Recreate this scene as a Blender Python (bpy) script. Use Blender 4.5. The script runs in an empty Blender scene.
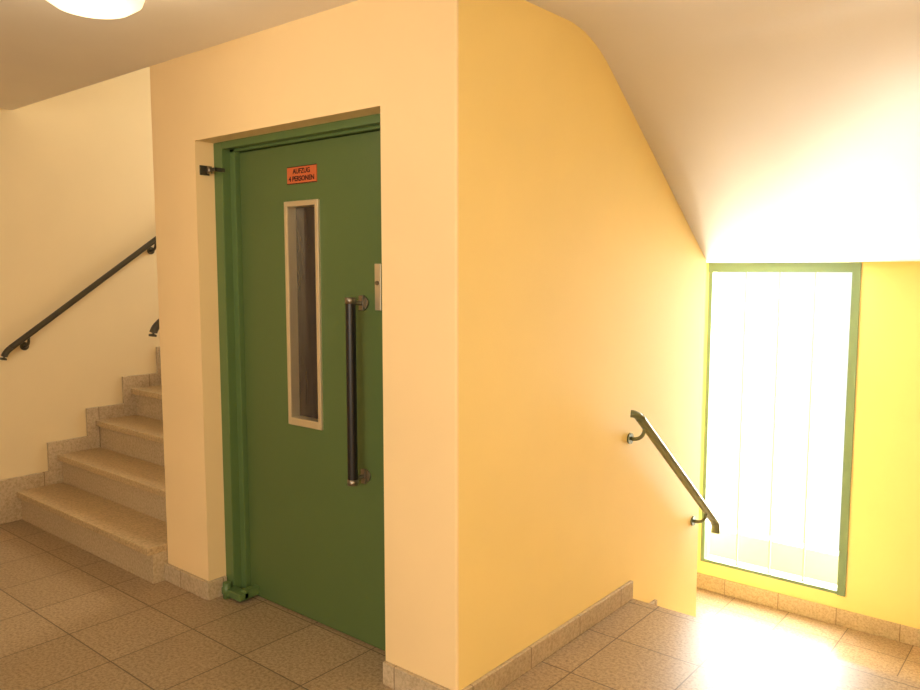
import bpy, bmesh, math
from mathutils import Vector
S=bpy.context.scene
try: S.view_settings.view_transform='Standard'
except Exception: pass
# ---------------- dimensions (metres) ----------------
XC=-1.5498; YD=1.8571; XSL=-3.3178; H=2.338
NR=-1.8771; NL=-2.9754; NT=1.984
YF=2.008; LT=1.9447; LL=-2.8825
YE=3.0531; YEND=3.7957; SZ=1.4925
YW=4.938; WL=-1.996; WR=-1.098; WB=-.496
XL=-4.8038; S1=1.762; RISE=.1722; T=.2373; LZ=-.68
XR=1.5; YB=-1.6; TOP=3.9
# ---------------- materials ----------------
def lin(c):
    r=[]
    for v in c:
        v/=255.
        r.append(v/12.92 if v<=.04045 else ((v+.055)/1.055)**2.4)
    return (*r,1)
def base(name):
    m=bpy.data.materials.new(name); m.use_nodes=True
    nt=m.node_tree; return m,nt,nt.nodes['Principled BSDF']
def paint(name,c,rough=.6,var=.02,bump=.12,scale=14,metal=0,scuff=0):
    m,nt,b=base(name); N=nt.nodes; L=nt.links
    tc=N.new('ShaderNodeTexCoord')
    n=N.new('ShaderNodeTexNoise'); n.inputs['Scale'].default_value=scale*.2; n.inputs['Detail'].default_value=5
    L.new(tc.outputs['Object'],n.inputs['Vector'])
    r=N.new('ShaderNodeValToRGB'); c0=lin(c)
    r.color_ramp.elements[0].position=.3; r.color_ramp.elements[1].position=.7
    r.color_ramp.elements[0].color=tuple(x*(1-var) for x in c0[:3])+(1,)
    r.color_ramp.elements[1].color=tuple(min(1,x*(1+var)) for x in c0[:3])+(1,)
    L.new(n.outputs['Fac'],r.inputs['Fac']); out=r.outputs['Color']
    if scuff:
        ns=N.new('ShaderNodeTexNoise'); ns.inputs['Scale'].default_value=7; ns.inputs['Detail'].default_value=8; ns.inputs['Roughness'].default_value=.75
        L.new(tc.outputs['Object'],ns.inputs['Vector'])
        rs=N.new('ShaderNodeValToRGB'); rs.color_ramp.elements[0].position=.66; rs.color_ramp.elements[1].position=.76
        L.new(ns.outputs['Fac'],rs.inputs['Fac'])
        ma=N.new('ShaderNodeMath'); ma.operation='MULTIPLY'; ma.inputs[1].default_value=scuff; L.new(rs.outputs['Color'],ma.inputs[0])
        mx=N.new('ShaderNodeMix'); mx.data_type='RGBA'; L.new(ma.outputs[0],mx.inputs['Factor']); L.new(out,mx.inputs['A'])
        mx.inputs['B'].default_value=tuple(x*.55 for x in c0[:3])+(1,); out=mx.outputs['Result']
    L.new(out,b.inputs['Base Color'])
    n2=N.new('ShaderNodeTexNoise'); n2.inputs['Scale'].default_value=scale*8; n2.inputs['Detail'].default_value=3
    L.new(tc.outputs['Object'],n2.inputs['Vector'])
    bp=N.new('ShaderNodeBump'); bp.inputs['Strength'].default_value=bump; bp.inputs['Distance'].default_value=.003
    L.new(n2.outputs['Fac'],bp.inputs['Height']); L.new(bp.outputs['Normal'],b.inputs['Normal'])
    b.inputs['Roughness'].default_value=rough; b.inputs['Metallic'].default_value=metal
    return m
def terrazzo(name,c,dark,grout=None,size=.3,rough=.35,joint=.006,off=(0,0,0),plane='xy',speck=.55):
    m,nt,b=base(name); N=nt.nodes; L=nt.links
    tc=N.new('ShaderNodeTexCoord')
    n=N.new('ShaderNodeTexNoise'); n.inputs['Scale'].default_value=85; n.inputs['Detail'].default_value=4; n.inputs['Roughness'].default_value=.7
    L.new(tc.outputs['Object'],n.inputs['Vector'])
    r=N.new('ShaderNodeValToRGB'); e=r.color_ramp.elements
    e[0].position=.34; e[0].color=lin(dark); e[1].position=speck; e[1].color=lin(c)
    k=e.new(.72); k.color=tuple(min(1,x*1.15) for x in lin(c)[:3])+(1,)
    L.new(n.outputs['Fac'],r.inputs['Fac'])
    out=r.outputs['Color']
    n3=N.new('ShaderNodeTexNoise'); n3.inputs['Scale'].default_value=2.2; n3.inputs['Detail'].default_value=3
    L.new(tc.outputs['Object'],n3.inputs['Vector'])
    mx=N.new('ShaderNodeMix'); mx.data_type='RGBA'; mx.blend_type='MULTIPLY'; mx.inputs['Factor'].default_value=.2
    L.new(out,mx.inputs['A']); L.new(n3.outputs['Fac'],mx.inputs['B']); out=mx.outputs['Result']
    if grout:
        mp=N.new('ShaderNodeMapping'); mp.inputs['Location'].default_value=off
        L.new(tc.outputs['Object'],mp.inputs['Vector'])
        br=N.new('ShaderNodeTexBrick'); br.offset=0; br.squash=1
        br.inputs['Scale'].default_value=1; br.inputs['Brick Width'].default_value=size; br.inputs['Row Height'].default_value=size
        br.inputs['Mortar Size'].default_value=joint/2; br.inputs['Mortar Smooth'].default_value=.2
        br.inputs['Color1'].default_value=(1,1,1,1); br.inputs['Color2'].default_value=(.86,.85,.83,1); br.inputs['Mortar'].default_value=(.8,.8,.8,1)
        L.new(mp.outputs['Vector'],br.inputs['Vector'])
        m1=N.new('ShaderNodeMix'); m1.data_type='RGBA'; m1.blend_type='MULTIPLY'; m1.inputs['Factor'].default_value=1
        L.new(out,m1.inputs['A']); L.new(br.outputs['Color'],m1.inputs['B'])
        m2=N.new('ShaderNodeMix'); m2.data_type='RGBA'
        L.new(br.outputs['Fac'],m2.inputs['Factor']); L.new(m1.outputs['Result'],m2.inputs['A']); m2.inputs['B'].default_value=lin(grout)
        out=m2.outputs['Result']
        bp=N.new('ShaderNodeBump'); bp.inputs['Strength'].default_value=.3; bp.inputs['Distance'].default_value=.002; bp.invert=True
        L.new(br.outputs['Fac'],bp.inputs['Height']); L.new(bp.outputs['Normal'],b.inputs['Normal'])
    L.new(out,b.inputs['Base Color']); b.inputs['Roughness'].default_value=rough
    return m
M={}
M['yellow']=paint('paint_yellow',(250,222,146),scuff=.05)
M['peach_lit']=paint('paint_peach_lit',(243,212,158),scuff=.07)  # same wall paint as yellow, its different lighting put into the colour
M['cream']=paint('paint_cream',(238,216,170))
M['ceil']=paint('paint_ceiling',(237,227,213))
M['green']=paint('paint_door_green',(86,106,58),rough=.38,var=.03,bump=.05,scuff=.12)
M['gframe']=paint('paint_frame_green',(90,114,64),rough=.4,var=.03,bump=.05,scuff=.12)
M['wframe']=paint('paint_window_green',(116,142,108),rough=.4,var=.03,bump=.05)
M['strip']=paint('paint_joint_strip',(200,208,194),rough=.5,var=.03,bump=.02)
M['floor']=terrazzo('floor_terrazzo',(190,164,130),(142,116,86),grout=(102,84,64),size=.34,rough=.32,off=(.05,.05,0))
M['tread']=terrazzo('tread_terrazzo',(208,180,136),(172,144,104),rough=.35)
M['riser']=terrazzo('riser_terrazzo',(204,182,146),(180,156,120),rough=.5)
M['skirt']=terrazzo('baseboard_terrazzo',(212,190,156),(184,160,126),grout=(136,114,88),size=.34,rough=.4,joint=.005,off=(.12,.12,0))
M['alu']=paint('anodised_aluminium',(230,216,184),rough=.3,var=.03,bump=.03,metal=.75)
M['steel']=paint('steel_bracket',(150,140,125),rough=.3,var=.05,bump=.05,metal=.9)
M['black']=paint('black_grip',(26,20,18),rough=.4,var=.1,bump=.1)
M['rail']=paint('handrail_olive_metal',(120,124,92),rough=.35,var=.1,bump=.05,metal=.6)
M['drail']=paint('handrail_dark_metal',(78,74,62),rough=.4,var=.1,bump=.05,metal=.5)
M['sign']=paint('sign_orange',(200,98,52),rough=.4,var=.05,bump=.02)
M['ink']=paint('sign_ink',(50,14,8),rough=.6,var=.02,bump=0)
M['cab']=paint('cabin_dark',(60,38,28),rough=.7)
M['parapet']=paint('outside_concrete',(146,156,160),rough=.9)
m,nt,b=base('door_glass_dark'); b.inputs['Roughness'].default_value=.1
w=nt.nodes.new('ShaderNodeTexNoise'); w.inputs['Scale'].default_value=9; w.inputs['Detail'].default_value=3
tc=nt.nodes.new('ShaderNodeTexCoord'); mp=nt.nodes.new('ShaderNodeMapping'); mp.inputs['Scale'].default_value=(3,1,.3)
nt.links.new(tc.outputs['Object'],mp.inputs['Vector']); nt.links.new(mp.outputs['Vector'],w.inputs['Vector'])
rp=nt.nodes.new('ShaderNodeValToRGB'); rp.color_ramp.elements[0].position=.35; rp.color_ramp.elements[1].position=.7
rp.color_ramp.elements[0].color=lin((44,36,34)); rp.color_ramp.elements[1].color=lin((62,54,50))
nt.links.new(w.outputs['Fac'],rp.inputs['Fac']); nt.links.new(rp.outputs['Color'],b.inputs['Base Color']); M['dglass']=m
# channel glass
m=bpy.data.materials.new('channel_glass'); m.use_nodes=True; nt=m.node_tree; nt.nodes.clear()
o=nt.nodes.new('ShaderNodeOutputMaterial'); tr=nt.nodes.new('ShaderNodeBsdfTransparent'); tr.inputs[0].default_value=(.95,.96,.95,1)
tl=nt.nodes.new('ShaderNodeBsdfTranslucent'); tl.inputs[0].default_value=(.9,.93,.9,1)
mx=nt.nodes.new('ShaderNodeMixShader'); mx.inputs[0].default_value=.006
nt.links.new(tr.outputs[0],mx.inputs[1]); nt.links.new(tl.outputs[0],mx.inputs[2]); nt.links.new(mx.outputs[0],o.inputs[0]); M['cglass']=m
# lamp glass
m,nt,b=base('opal_lamp_glass'); b.inputs['Base Color'].default_value=(1,.93,.75,1)
b.inputs['Emission Color'].default_value=(1,.86,.55,1); b.inputs['Emission Strength'].default_value=1.0; M['opal']=m
# ---------------- mesh helpers ----------------
def link(o,parent=None):
    S.collection.objects.link(o)
    if parent: o.parent=parent
    return o
def empty(name):
    e=bpy.data.objects.new(name,None); e.empty_display_size=.1; return link(e)
class B:
    def __init__(s): s.bm=bmesh.new(); s.m=[]
    def mi(s,k):
        if k not in s.m: s.m.append(k)
        return s.m.index(k)
    def box(s,x0,x1,y0,y1,z0,z1,k,bev=0):
        r=bmesh.ops.create_cube(s.bm,size=1)
        vs=r['verts']
        for v in vs:
            v.co=Vector(((x0+x1)/2+v.co.x*(x1-x0),(y0+y1)/2+v.co.y*(y1-y0),(z0+z1)/2+v.co.z*(z1-z0)))
        fs={f for v in vs for f in v.link_faces}; i=s.mi(k)
        for f in fs: f.material_index=i
        if bev:
            es=list({e for v in vs for e in v.link_edges})
            rr=bmesh.ops.bevel(s.bm,geom=es,offset=bev,segments=2,profile=.5,affect='EDGES')
            for f in rr['faces']: f.material_index=i
        return s
    def prism(s,pts,a0,a1,k,axis='x'):
        def mk(p,a): return Vector((a,p[0],p[1])) if axis=='x' else Vector((p[0],p[1],a))
        A=[s.bm.verts.new(mk(p,a0)) for p in pts]; C=[s.bm.verts.new(mk(p,a1)) for p in pts]
        i=s.mi(k); n=len(pts); fs=[s.bm.faces.new(A),s.bm.faces.new(C[::-1])]
        for j in range(n): fs.append(s.bm.faces.new([A[j],C[j],C[(j+1)%n],A[(j+1)%n]]))
        for f in fs: f.material_index=i
        return fs[2:]
    def cyl(s,p0,p1,r,k,seg=20):
        p0=Vector(p0);p1=Vector(p1);d=p1-p0
        rr=bmesh.ops.create_cone(s.bm,cap_ends=True,segments=seg,radius1=r,radius2=r,depth=d.length)
        q=d.to_track_quat('Z','Y'); i=s.mi(k)
        for v in rr['verts']: v.co=q@v.co+(p0+p1)/2
        for f in {f for v in rr['verts'] for f in v.link_faces}:
            f.material_index=i; f.smooth=len(f.verts)==4
        return s
    def tube(s,pts,r,k,seg=14,flat=1.0):
        P=[Vector(p) for p in pts]; i=s.mi(k); rings=[]
        for j,p in enumerate(P):
            d=(P[min(j+1,len(P)-1)]-P[max(j-1,0)]).normalized()
            ref=Vector((0,0,1)) if abs(d.z)<.95 else Vector((0,1,0))
            a=d.cross(ref).normalized(); b2=a.cross(d).normalized()
            rings.append([s.bm.verts.new(p+a*math.cos(t)*r+b2*math.sin(t)*r*flat) for t in [2*math.pi*q/seg for q in range(seg)]])
        for j in range(len(P)-1):
            for q in range(seg):
                f=s.bm.faces.new([rings[j][q],rings[j][(q+1)%seg],rings[j+1][(q+1)%seg],rings[j+1][q]]); f.material_index=i; f.smooth=True
        for rg in (rings[0][::-1],rings[-1]):
            f=s.bm.faces.new(rg); f.material_index=i
        return s
    def lathe(s,c,prof,k,seg=40):
        i=s.mi(k); rings=[]
        for r,z in prof:
            rings.append([s.bm.verts.new(Vector((c[0]+r*math.cos(t),c[1]+r*math.sin(t),c[2]+z))) for t in [2*math.pi*q/seg for q in range(seg)]])
        for j in range(len(rings)-1):
            for q in range(seg):
                f=s.bm.faces.new([rings[j][q],rings[j][(q+1)%seg],rings[j+1][(q+1)%seg],rings[j+1][q]]); f.material_index=i; f.smooth=True
        s.bm.faces.new(rings[-1]).material_index=i; s.bm.faces.new(rings[0][::-1]).material_index=i
        return s
    def done(s,name,parent=None):
        bmesh.ops.recalc_face_normals(s.bm,faces=s.bm.faces)
        me=bpy.data.meshes.new(name); s.bm.to_mesh(me); s.bm.free()
        for k in s.m: me.materials.append(M[k])
        return link(bpy.data.objects.new(name,me),parent)
def arc(p0,p1,p2,n=8):
    p0,p1,p2=Vector(p0),Vector(p1),Vector(p2)
    return [((1-t)**2)*p0+2*t*(1-t)*p1+t*t*p2 for t in [i/n for i in range(n+1)]]
# ---------------- elevator shaft walls ----------------
b=B()
bv=.008
pts=[(NR,YD),(XC-bv,YD),(XC-bv*.3,YD+bv*.3),(XC,YD+bv),(XC,YEND),(XSL,YEND),(XSL,YD+bv),(XSL+bv*.3,YD+bv*.3),(XSL+bv,YD),(NL,YD),(NL,2.06),(XSL+.16,2.06),(XSL+.16,YEND-.16),(XC-.16,YEND-.16),(XC-.16,2.06),(NR,2.06)]
b.prism(pts,LZ,H,'peach_lit',axis='z')
b.box(NL,NR,YD,2.06,NT,H,'peach_lit')
iy=b.mi('yellow')
b.bm.normal_update()
for f in b.bm.faces:
    c=f.calc_center_median()
    if c.x>XC-.001 or (c.y>YEND-.001 and abs(f.normal.z)<.5): f.material_index=iy  # one paint split by face, the front's peachier light being in its colour
b.done('wall_elevator_shaft')
# ---------------- floor & lower flight ----------------
b=B()
b.box(XL,XR,YB,YD,-.2,0,'floor'); b.box(XC,XR,YD,YE,-.2,0,'floor'); b.box(NL,NR,YD,2.06,-.2,0,'floor')
b.done('floor')
b=B(); b.box(XSL,XR,YEND,YW,LZ-.2,LZ,'floor'); b.done('floor_lower_landing')
b=B()
tr=(YEND-YE)/3
for i in range(3):
    y0=YE+tr*i; z=-.17*(i+1)
    b.box(XC,XR,y0,y0+tr,LZ,z-.04,'riser'); b.box(XC,XR,y0,y0+tr+.02,z-.04,z,'tread',.004)
b.done('descending_staircase')
# ---------------- upper flight (left) ----------------
b=B()
n=9
for i in range(n):
    y0=S1+T*i; z=RISE*(i+1); y1=y0+T
    z0=0 if i==0 else z-RISE*2.0
    b.box(XL+.003,XSL-.003,y0+.025,y1+.028,max(0,z0),z-.035,'riser')
    b.box(XL+.003,XSL-.003,y0,y1+.028,z-.035,z,'tread',.004)
b.done('ascending_staircase')
# ---------------- walls ----------------
b=B(); b.box(XL-.15,XL,YB,YW+.15,-.2,TOP,'cream'); b.done('wall_left')
b=B(); b.box(XR,XR+.15,YB,YW+.15,LZ-.2,TOP,'yellow'); b.done('wall_right')
BX0,BX1,BZ0,BZ1=-1.7,.9,.85,2.15  # opening for the added fill window behind the camera
b=B(); b.box(XL,BX0,YB-.15,YB,-.2,H+.2,'peach_lit'); b.box(BX1,XR,YB-.15,YB,-.2,H+.2,'peach_lit')
b.box(BX0,BX1,YB-.15,YB,-.2,BZ0,'peach_lit'); b.box(BX0,BX1,YB-.15,YB,BZ1,H+.2,'peach_lit'); b.done('wall_back')
UWL,UWR,UZ0,UZ1=-4.55,-3.35,2.1,3.6
b=B()
b.box(XL,WL,YW,YW+.15,LZ,SZ,'yellow'); b.box(WR,XR,YW,YW+.15,LZ,SZ,'yellow'); b.box(WL,WR,YW,YW+.15,LZ,WB,'yellow')
b.box(XL,XR,YW,YW+.15,SZ,UZ0,'yellow'); b.box(XL,UWL,YW,YW+.15,UZ0,UZ1,'yellow'); b.box(UWR,XR,YW,YW+.15,UZ0,UZ1,'yellow'); b.box(XL,XR,YW,YW+.15,UZ1,TOP,'yellow')
b.done('wall_front')
b=B(); b.box(XL,XSL-.002,3.98,YW,LZ,SZ,'cream'); b.done('wall_under_stairs')
# ceilings
b=B()
k=(H-SZ)/(YEND-2.6458)
ya,yb_=2.47,2.80
cv=[(float(p.x),float(p.y)) for p in [Vector(q) for q in arc((ya,H,0),(2.6458,H,0),(yb_,H-(yb_-2.6458)*k,0),14)]]
prof=[(YB,H)]+cv+[(YEND,SZ),(YEND,1.78),(2.9,H+.2),(YB,H+.2)]
fs=b.prism(prof,XC,XR,'ceil',axis='x')
for f in fs[0:len(cv)+1]: f.smooth=True
b.box(XL,XC,YB,YD,H,H+.2,'ceil')
b.box(XSL,XC,YD,YEND,H,H+.1,'ceil')
b.done('ceiling')
b=B(); b.box(XL,XR,YEND+.16,YW,SZ+.0,1.72,'ceil'); b.box(XSL,XR,YEND,YEND+.16,SZ,1.72,'ceil'); b.done('ceiling_lower_landing')
b=B(); b.box(XL,XR,YD,YW+.15,TOP,TOP+.1,'ceil'); b.box(XL,XR,YD-.15,YD,H+.2,TOP,'ceil'); b.done('ceiling_stairwell')
# ---------------- baseboards ----------------
bt=.016; bh=.082
b=B(); b.box(XSL-.0,NL,YD-bt,YD,0,bh,'skirt',.003); b.box(NR,XC+bt,YD-bt,YD,0,bh,'skirt',.003)
b.box(NL,NL+bt,YD-bt,1.94,0,bh,'skirt',.003)
b.done('baseboard_elevator_front')
b=B(); b.box(XC,XC+bt,YD,YE,0,bh,'skirt',.003)
for i in range(3):
    y0=YE+tr*i; z=-.17*(i+1)
    b.box(XC,XC+bt,y0+.01,y0+tr,z,z+bh,'skirt',.003)
b.done('baseboard_elevator_side')
b=B(); b.box(XSL,XR,YW-bt,YW,LZ,LZ+.10,'skirt',.003); b.done('baseboard_front')
b=B()
ys=1.5
b.box(XL,XL+bt,YB,ys,0,bh,'skirt',.003)
for i in range(n):
    y1=S1+T*(i+1)-.05; z=RISE*(i+1)
    b.box(XL,XL+bt+.004,ys,y1,(z-RISE-.12 if i else 0),z+bh,'skirt',.003); ys=y1
b.done('baseboard_left')
b=B(); b.box(XR-bt,XR,YB,YE,0,bh,'skirt',.003); b.done('baseboard_right')
b=B(); b.box(XL+bt,XR-bt,YB,YB+bt,0,bh,'skirt',.003); b.done('baseboard_back')
# ---------------- elevator door ----------------
D=empty('elevator_door')
b=B()
b.box(NL,NL+.06,1.945,2.055,0,NT,'gframe',.003); b.box(NL+.055,LL,1.985,2.055,0,NT-.02,'gframe',.003)
b.box(NR-.05,NR,1.945,2.055,0,NT,'gframe',.003)
b.box(NL+.06,NR-.05,1.947,2.055,LT+.01,NT,'gframe'); b.box(NL+.06,NR-.05,1.985,2.055,LT,LT+.01,'gframe')
b.done('door_frame',D)
wx0,wx1,wz0,wz1=-2.576,-2.366,.813,1.720
x0,x1=LL+.004,NR-.052
b=B(); g='green'; yb=YF+.042
b.box(x0,wx0+.01,YF,yb,.006,LT-.004,g); b.box(wx1-.01,x1,YF,yb,.006,LT-.004,g)
b.box(wx0+.01,wx1-.01,YF,yb,.006,wz0+.01,g); b.box(wx0+.01,wx1-.01,YF,yb,wz1-.01,LT-.004,g)
b.done('door_leaf',D)
b=B(); r=.022; yf=YF-.010; y2=YF+.04
b.box(wx0,wx0+r,yf,y2,wz0,wz1,'alu',.004); b.box(wx1-r,wx1,yf,y2,wz0,wz1,'alu',.004)
b.box(wx0+r-.004,wx1-r+.004,yf,y2,wz0,wz0+r+.01,'alu',.004); b.box(wx0+r-.004,wx1-r+.004,yf,y2,wz1-r,wz1,'alu',.004)
b.done('window_surround',D)
b=B(); b.box(wx0+r-.002,wx1-r+.002,YF+.034,YF+.040,wz0+r,wz1-r,'dglass'); b.done('window_pane',D)
b=B(); hx=-2.122; hy=1.938
b.tube([(hx,hy,.66),(hx,hy,.664),(hx,hy,1.332),(hx,hy,1.336)],.019,'black',seg=18)
b.cyl((hx,hy,.650),(hx,hy,.672),.021,'steel'); b.cyl((hx,hy,1.326),(hx,hy,1.348),.021,'steel')
for z in (.672,1.326):
    b.tube([(hx,hy,z),(hx,hy+.03,z),(hx,YF-.004,z)],.009,'steel')
    b.cyl((hx,YF-.008,z),(hx,YF,z),.024,'steel'); b.box(hx-.012,hx+.012,YF-.02,YF-.006,z-.028,z+.028,'steel',.003)
b.done('pull_handle',D)
b=B(); b.box(-2.062,-2.03,YF-.006,YF,1.30,1.47,'alu',.002); b.cyl((-2.046,YF-.012,1.40),(-2.046,YF-.004,1.40),.008,'steel'); b.done('lock_plate',D)
b=B()
b.cyl((NL+.03,1.905,1.850),(NL+.03,1.905,1.880),.010,'steel'); b.box(NL+.0,NL+.075,1.899,1.911,1.858,1.872,'drail',.002); b.box(NL+.06,NL+.075,1.90,1.95,1.857,1.873,'drail',.002); b.box(NL,NL+.006,1.875,1.92,1.845,1.885,'drail',.002)
b.done('hinge_upper',D)
b=B()
b.box(NL+.02,NL+.16,1.905,1.955,.012,.045,'gframe',.005); b.cyl((NL+.05,1.915,.0),(NL+.05,1.915,.07),.018,'gframe'); b.box(NL+.13,NL+.16,1.93,2.008,.015,.055,'gframe',.003)
b.done('hinge_lower',D)
b=B(); sx0,sx1,sz0,sz1=-2.556,-2.378,1.786,1.854
b.box(sx0,sx1,YF-.004,YF,sz0,sz1,'sign'); b.box(sx0,sx1,YF-.0046,YF-.003,sz0,sz0+.003,'ink'); b.box(sx0,sx1,YF-.0046,YF-.003,sz1-.003,sz1,'ink')
b.done('sign_plate',D)
for txt,z,wd in (('AUFZUG',1.826,.105),('4 PERSONEN',1.797,.155)):
    cu=bpy.data.curves.new('t','FONT'); cu.body=txt; cu.size=.027; cu.align_x='CENTER'; cu.extrude=.0004; cu.offset=.0007
    to=bpy.data.objects.new('t',cu); S.collection.objects.link(to); bpy.context.view_layer.update()
    me=bpy.data.meshes.new_from_object(to.evaluated_get(bpy.context.evaluated_depsgraph_get()))
    bpy.data.objects.remove(to)
    w=max(v.co.x for v in me.vertices)-min(v.co.x for v in me.vertices)
    for v in me.vertices:
        x,y,zz=v.co; v.co=Vector(((sx0+sx1)/2+x*wd/w,YF-.0045-zz,z+y))
    me.materials.clear(); me.materials.append(M['ink'])
    link(bpy.data.objects.new('sign_text',me),D)
b=B(); b.box(NL+.1,NR-.1,2.07,2.09,0,LT,'cab'); b.done('cabin_door',D)
# ---------------- handrails ----------------
def handrail(name,x,side,ya,za,yb_,zb,mat,brs,r=.021,flat=.8):
    b=B(); dy=yb_-ya; dz=zb-za; L=math.hypot(dy,dz); u=(dy/L,dz/L)
    core=[(x,ya+u[0]*L*t,za+u[1]*L*t) for t in (0,.02,.5,.95,1)]
    b.tube(core,r,mat,seg=18,flat=flat)
    for t in brs:
        y=ya+dy*t; z=za+dz*t; wx=x-side*.07
        b.tube(arc((x,y,z-.01),(x,y,z-.075),(wx+side*.004,y,z-.07),8),.008,mat,seg=10)
        b.cyl((wx,y,z-.07),(wx+side*.008,y,z-.07),.024,mat)
    return b
rb=handrail('h',XC+.07,1,2.965,.835,3.83,.165,'rail',[.06,.87],r=.022)
rb.tube(arc((XC+.07,3.822,.172),(XC+.07,3.855,.145),(XC+.07,3.85,.10),8),.022,'rail',seg=18,flat=.8)
rb.tube(arc((XC+.07,2.972,.83),(XC+.07,2.945,.85),(XC+.045,2.935,.85),6),.020,'rail',seg=18,flat=.8)
rb.done('stair_handrail')
lb=handrail('h',XL+.07,1,1.755,1.008,3.75,1.008+1.995*.704,'drail',[.05,.45,.92],r=.019,flat=.9)
lb.tube(arc((XL+.07,1.76,1.011),(XL+.07,1.72,.985),(XL+.07,1.715,.945),8),.019,'drail',seg=18,flat=.9)
lb.done('stair_handrail')
ib=handrail('h',XSL-.07,-1,1.90,1.20,3.7,1.20+1.8*.715,'drail',[.08,.5,.92],r=.019,flat=.9)
ib.tube(arc((XSL-.07,1.905,1.203),(XSL-.07,1.87,1.18),(XSL-.07,1.865,1.14),8),.019,'drail',seg=18,flat=.9)
ib.done('stair_handrail')
# ---------------- windows ----------------
def window(name,xa,xb,za,zb,nch,yw=YW,s=1):
    W=empty(name); b=B(); k='wframe'
    def bx(a,c,d0,d1,e,f,kk,bev=0): b.box(a,c,min(yw+s*d0,yw+s*d1),max(yw+s*d0,yw+s*d1),e,f,kk,bev)
    bx(xa,xa+.025,0,.06,za,zb-.06,k); bx(xb-.045,xb,-.012,.06,za,zb-.06,k)
    bx(xa,xb,-.012,.06,zb-.06,zb,k); bx(xa+.025,xb-.045,0,.06,za,za+.02,k)
    b.done('frame',W)
    b=B(); xi,xj=xa+.025,xb-.045; w=(xj-xi)/nch
    for i in range(nch):
        p=xi+w*i+.004; q=xi+w*(i+1)-.004
        bx(p,q,.030,.036,za+.02,zb-.06,'cglass'); bx(p,p+.006,.036,.055,za+.02,zb-.06,'cglass'); bx(q-.006,q,.036,.055,za+.02,zb-.06,'cglass')
    b.done('channel_glass',W)
    b=B()
    for i in range(1,nch): bx(xi+w*i-.005,xi+w*i+.005,.028,.034,za+.02,zb-.06,'strip')
    b.done('joint_strips',W)
window('window_1',WL,WR,WB,SZ-.001,4)
window('window_2',UWL,UWR,UZ0,UZ1,4)
window('fill_window',BX0,BX1,BZ0,BZ1,3,YB,-1)  # unseen window, added behind the camera to let fill light in
b=B(); b.box(-3.2,0.4,5.35,5.45,-1.2,-.40,'parapet'); b.done('outside_parapet')
# ---------------- lamps ----------------
def lamp(name,x,y):
    b=B()
    b.lathe((x,y,H),[(.075,0),(.075,-.02),(.11,-.024)],'alu')
    b.lathe((x,y,H),[(.11,-.022),(.145,-.032),(.152,-.055),(.140,-.085),(.105,-.108),(.055,-.121),(.01,-.125)],'opal')
    return b.done(name)
lamp('ceiling_lamp',-2.40,1.17)
lamp('ceiling_lamp',.55,-.55)  # unseen second fixture, added behind the camera for front fill
def area(name,loc,rot,sx,sy,P,c):
    l=bpy.data.lights.new(name,'AREA'); l.shape='RECTANGLE'; l.size=sx; l.size_y=sy; l.energy=P; l.color=c
    o=bpy.data.objects.new(name,l); o.location=loc; o.rotation_euler=rot; return link(o)
area('daylight_lower_window',(-1.3,5.75,1.1),(math.radians(-90),0,0),3.4,3.4,1150,(1,.97,.92))
area('daylight_upper_window',(-3.9,5.6,3.2),(math.radians(-80),0,0),1.6,2.0,180,(1,.92,.78))
area('fill_light_back',(-.4,YB-.3,1.55),(math.radians(90),0,0),2.6,1.4,96,(1,.90,.78))  # added fill through the rear opening, evens out the elevator front and soffit
def pt(name,loc,P,c,r):
    l=bpy.data.lights.new(name,'POINT'); l.energy=P; l.color=c; l.shadow_soft_size=r
    o=bpy.data.objects.new(name,l); o.location=loc; link(o)
pt('fill_point_rear',(.55,-.55,H-.3),20,(1,.86,.68),.12)  # added front fill under the unseen rear fixture
pt('bulb_front_lamp',(-2.40,1.17,H-.3),4,(1,.84,.62),.12)
w=bpy.data.worlds.new('sky'); S.world=w; w.use_nodes=True
w.node_tree.nodes['Background'].inputs[0].default_value=(1,.98,.95,1); w.node_tree.nodes['Background'].inputs[1].default_value=1.2
# ---------------- camera ----------------
c=bpy.data.cameras.new('camera'); c.sensor_width=36; c.lens=781.4/920*36; c.clip_start=.05
co=bpy.data.objects.new('camera',c); co.location=(0,0,1.45); co.rotation_euler=(math.pi/2-.0967,0,.6915); link(co); S.camera=co
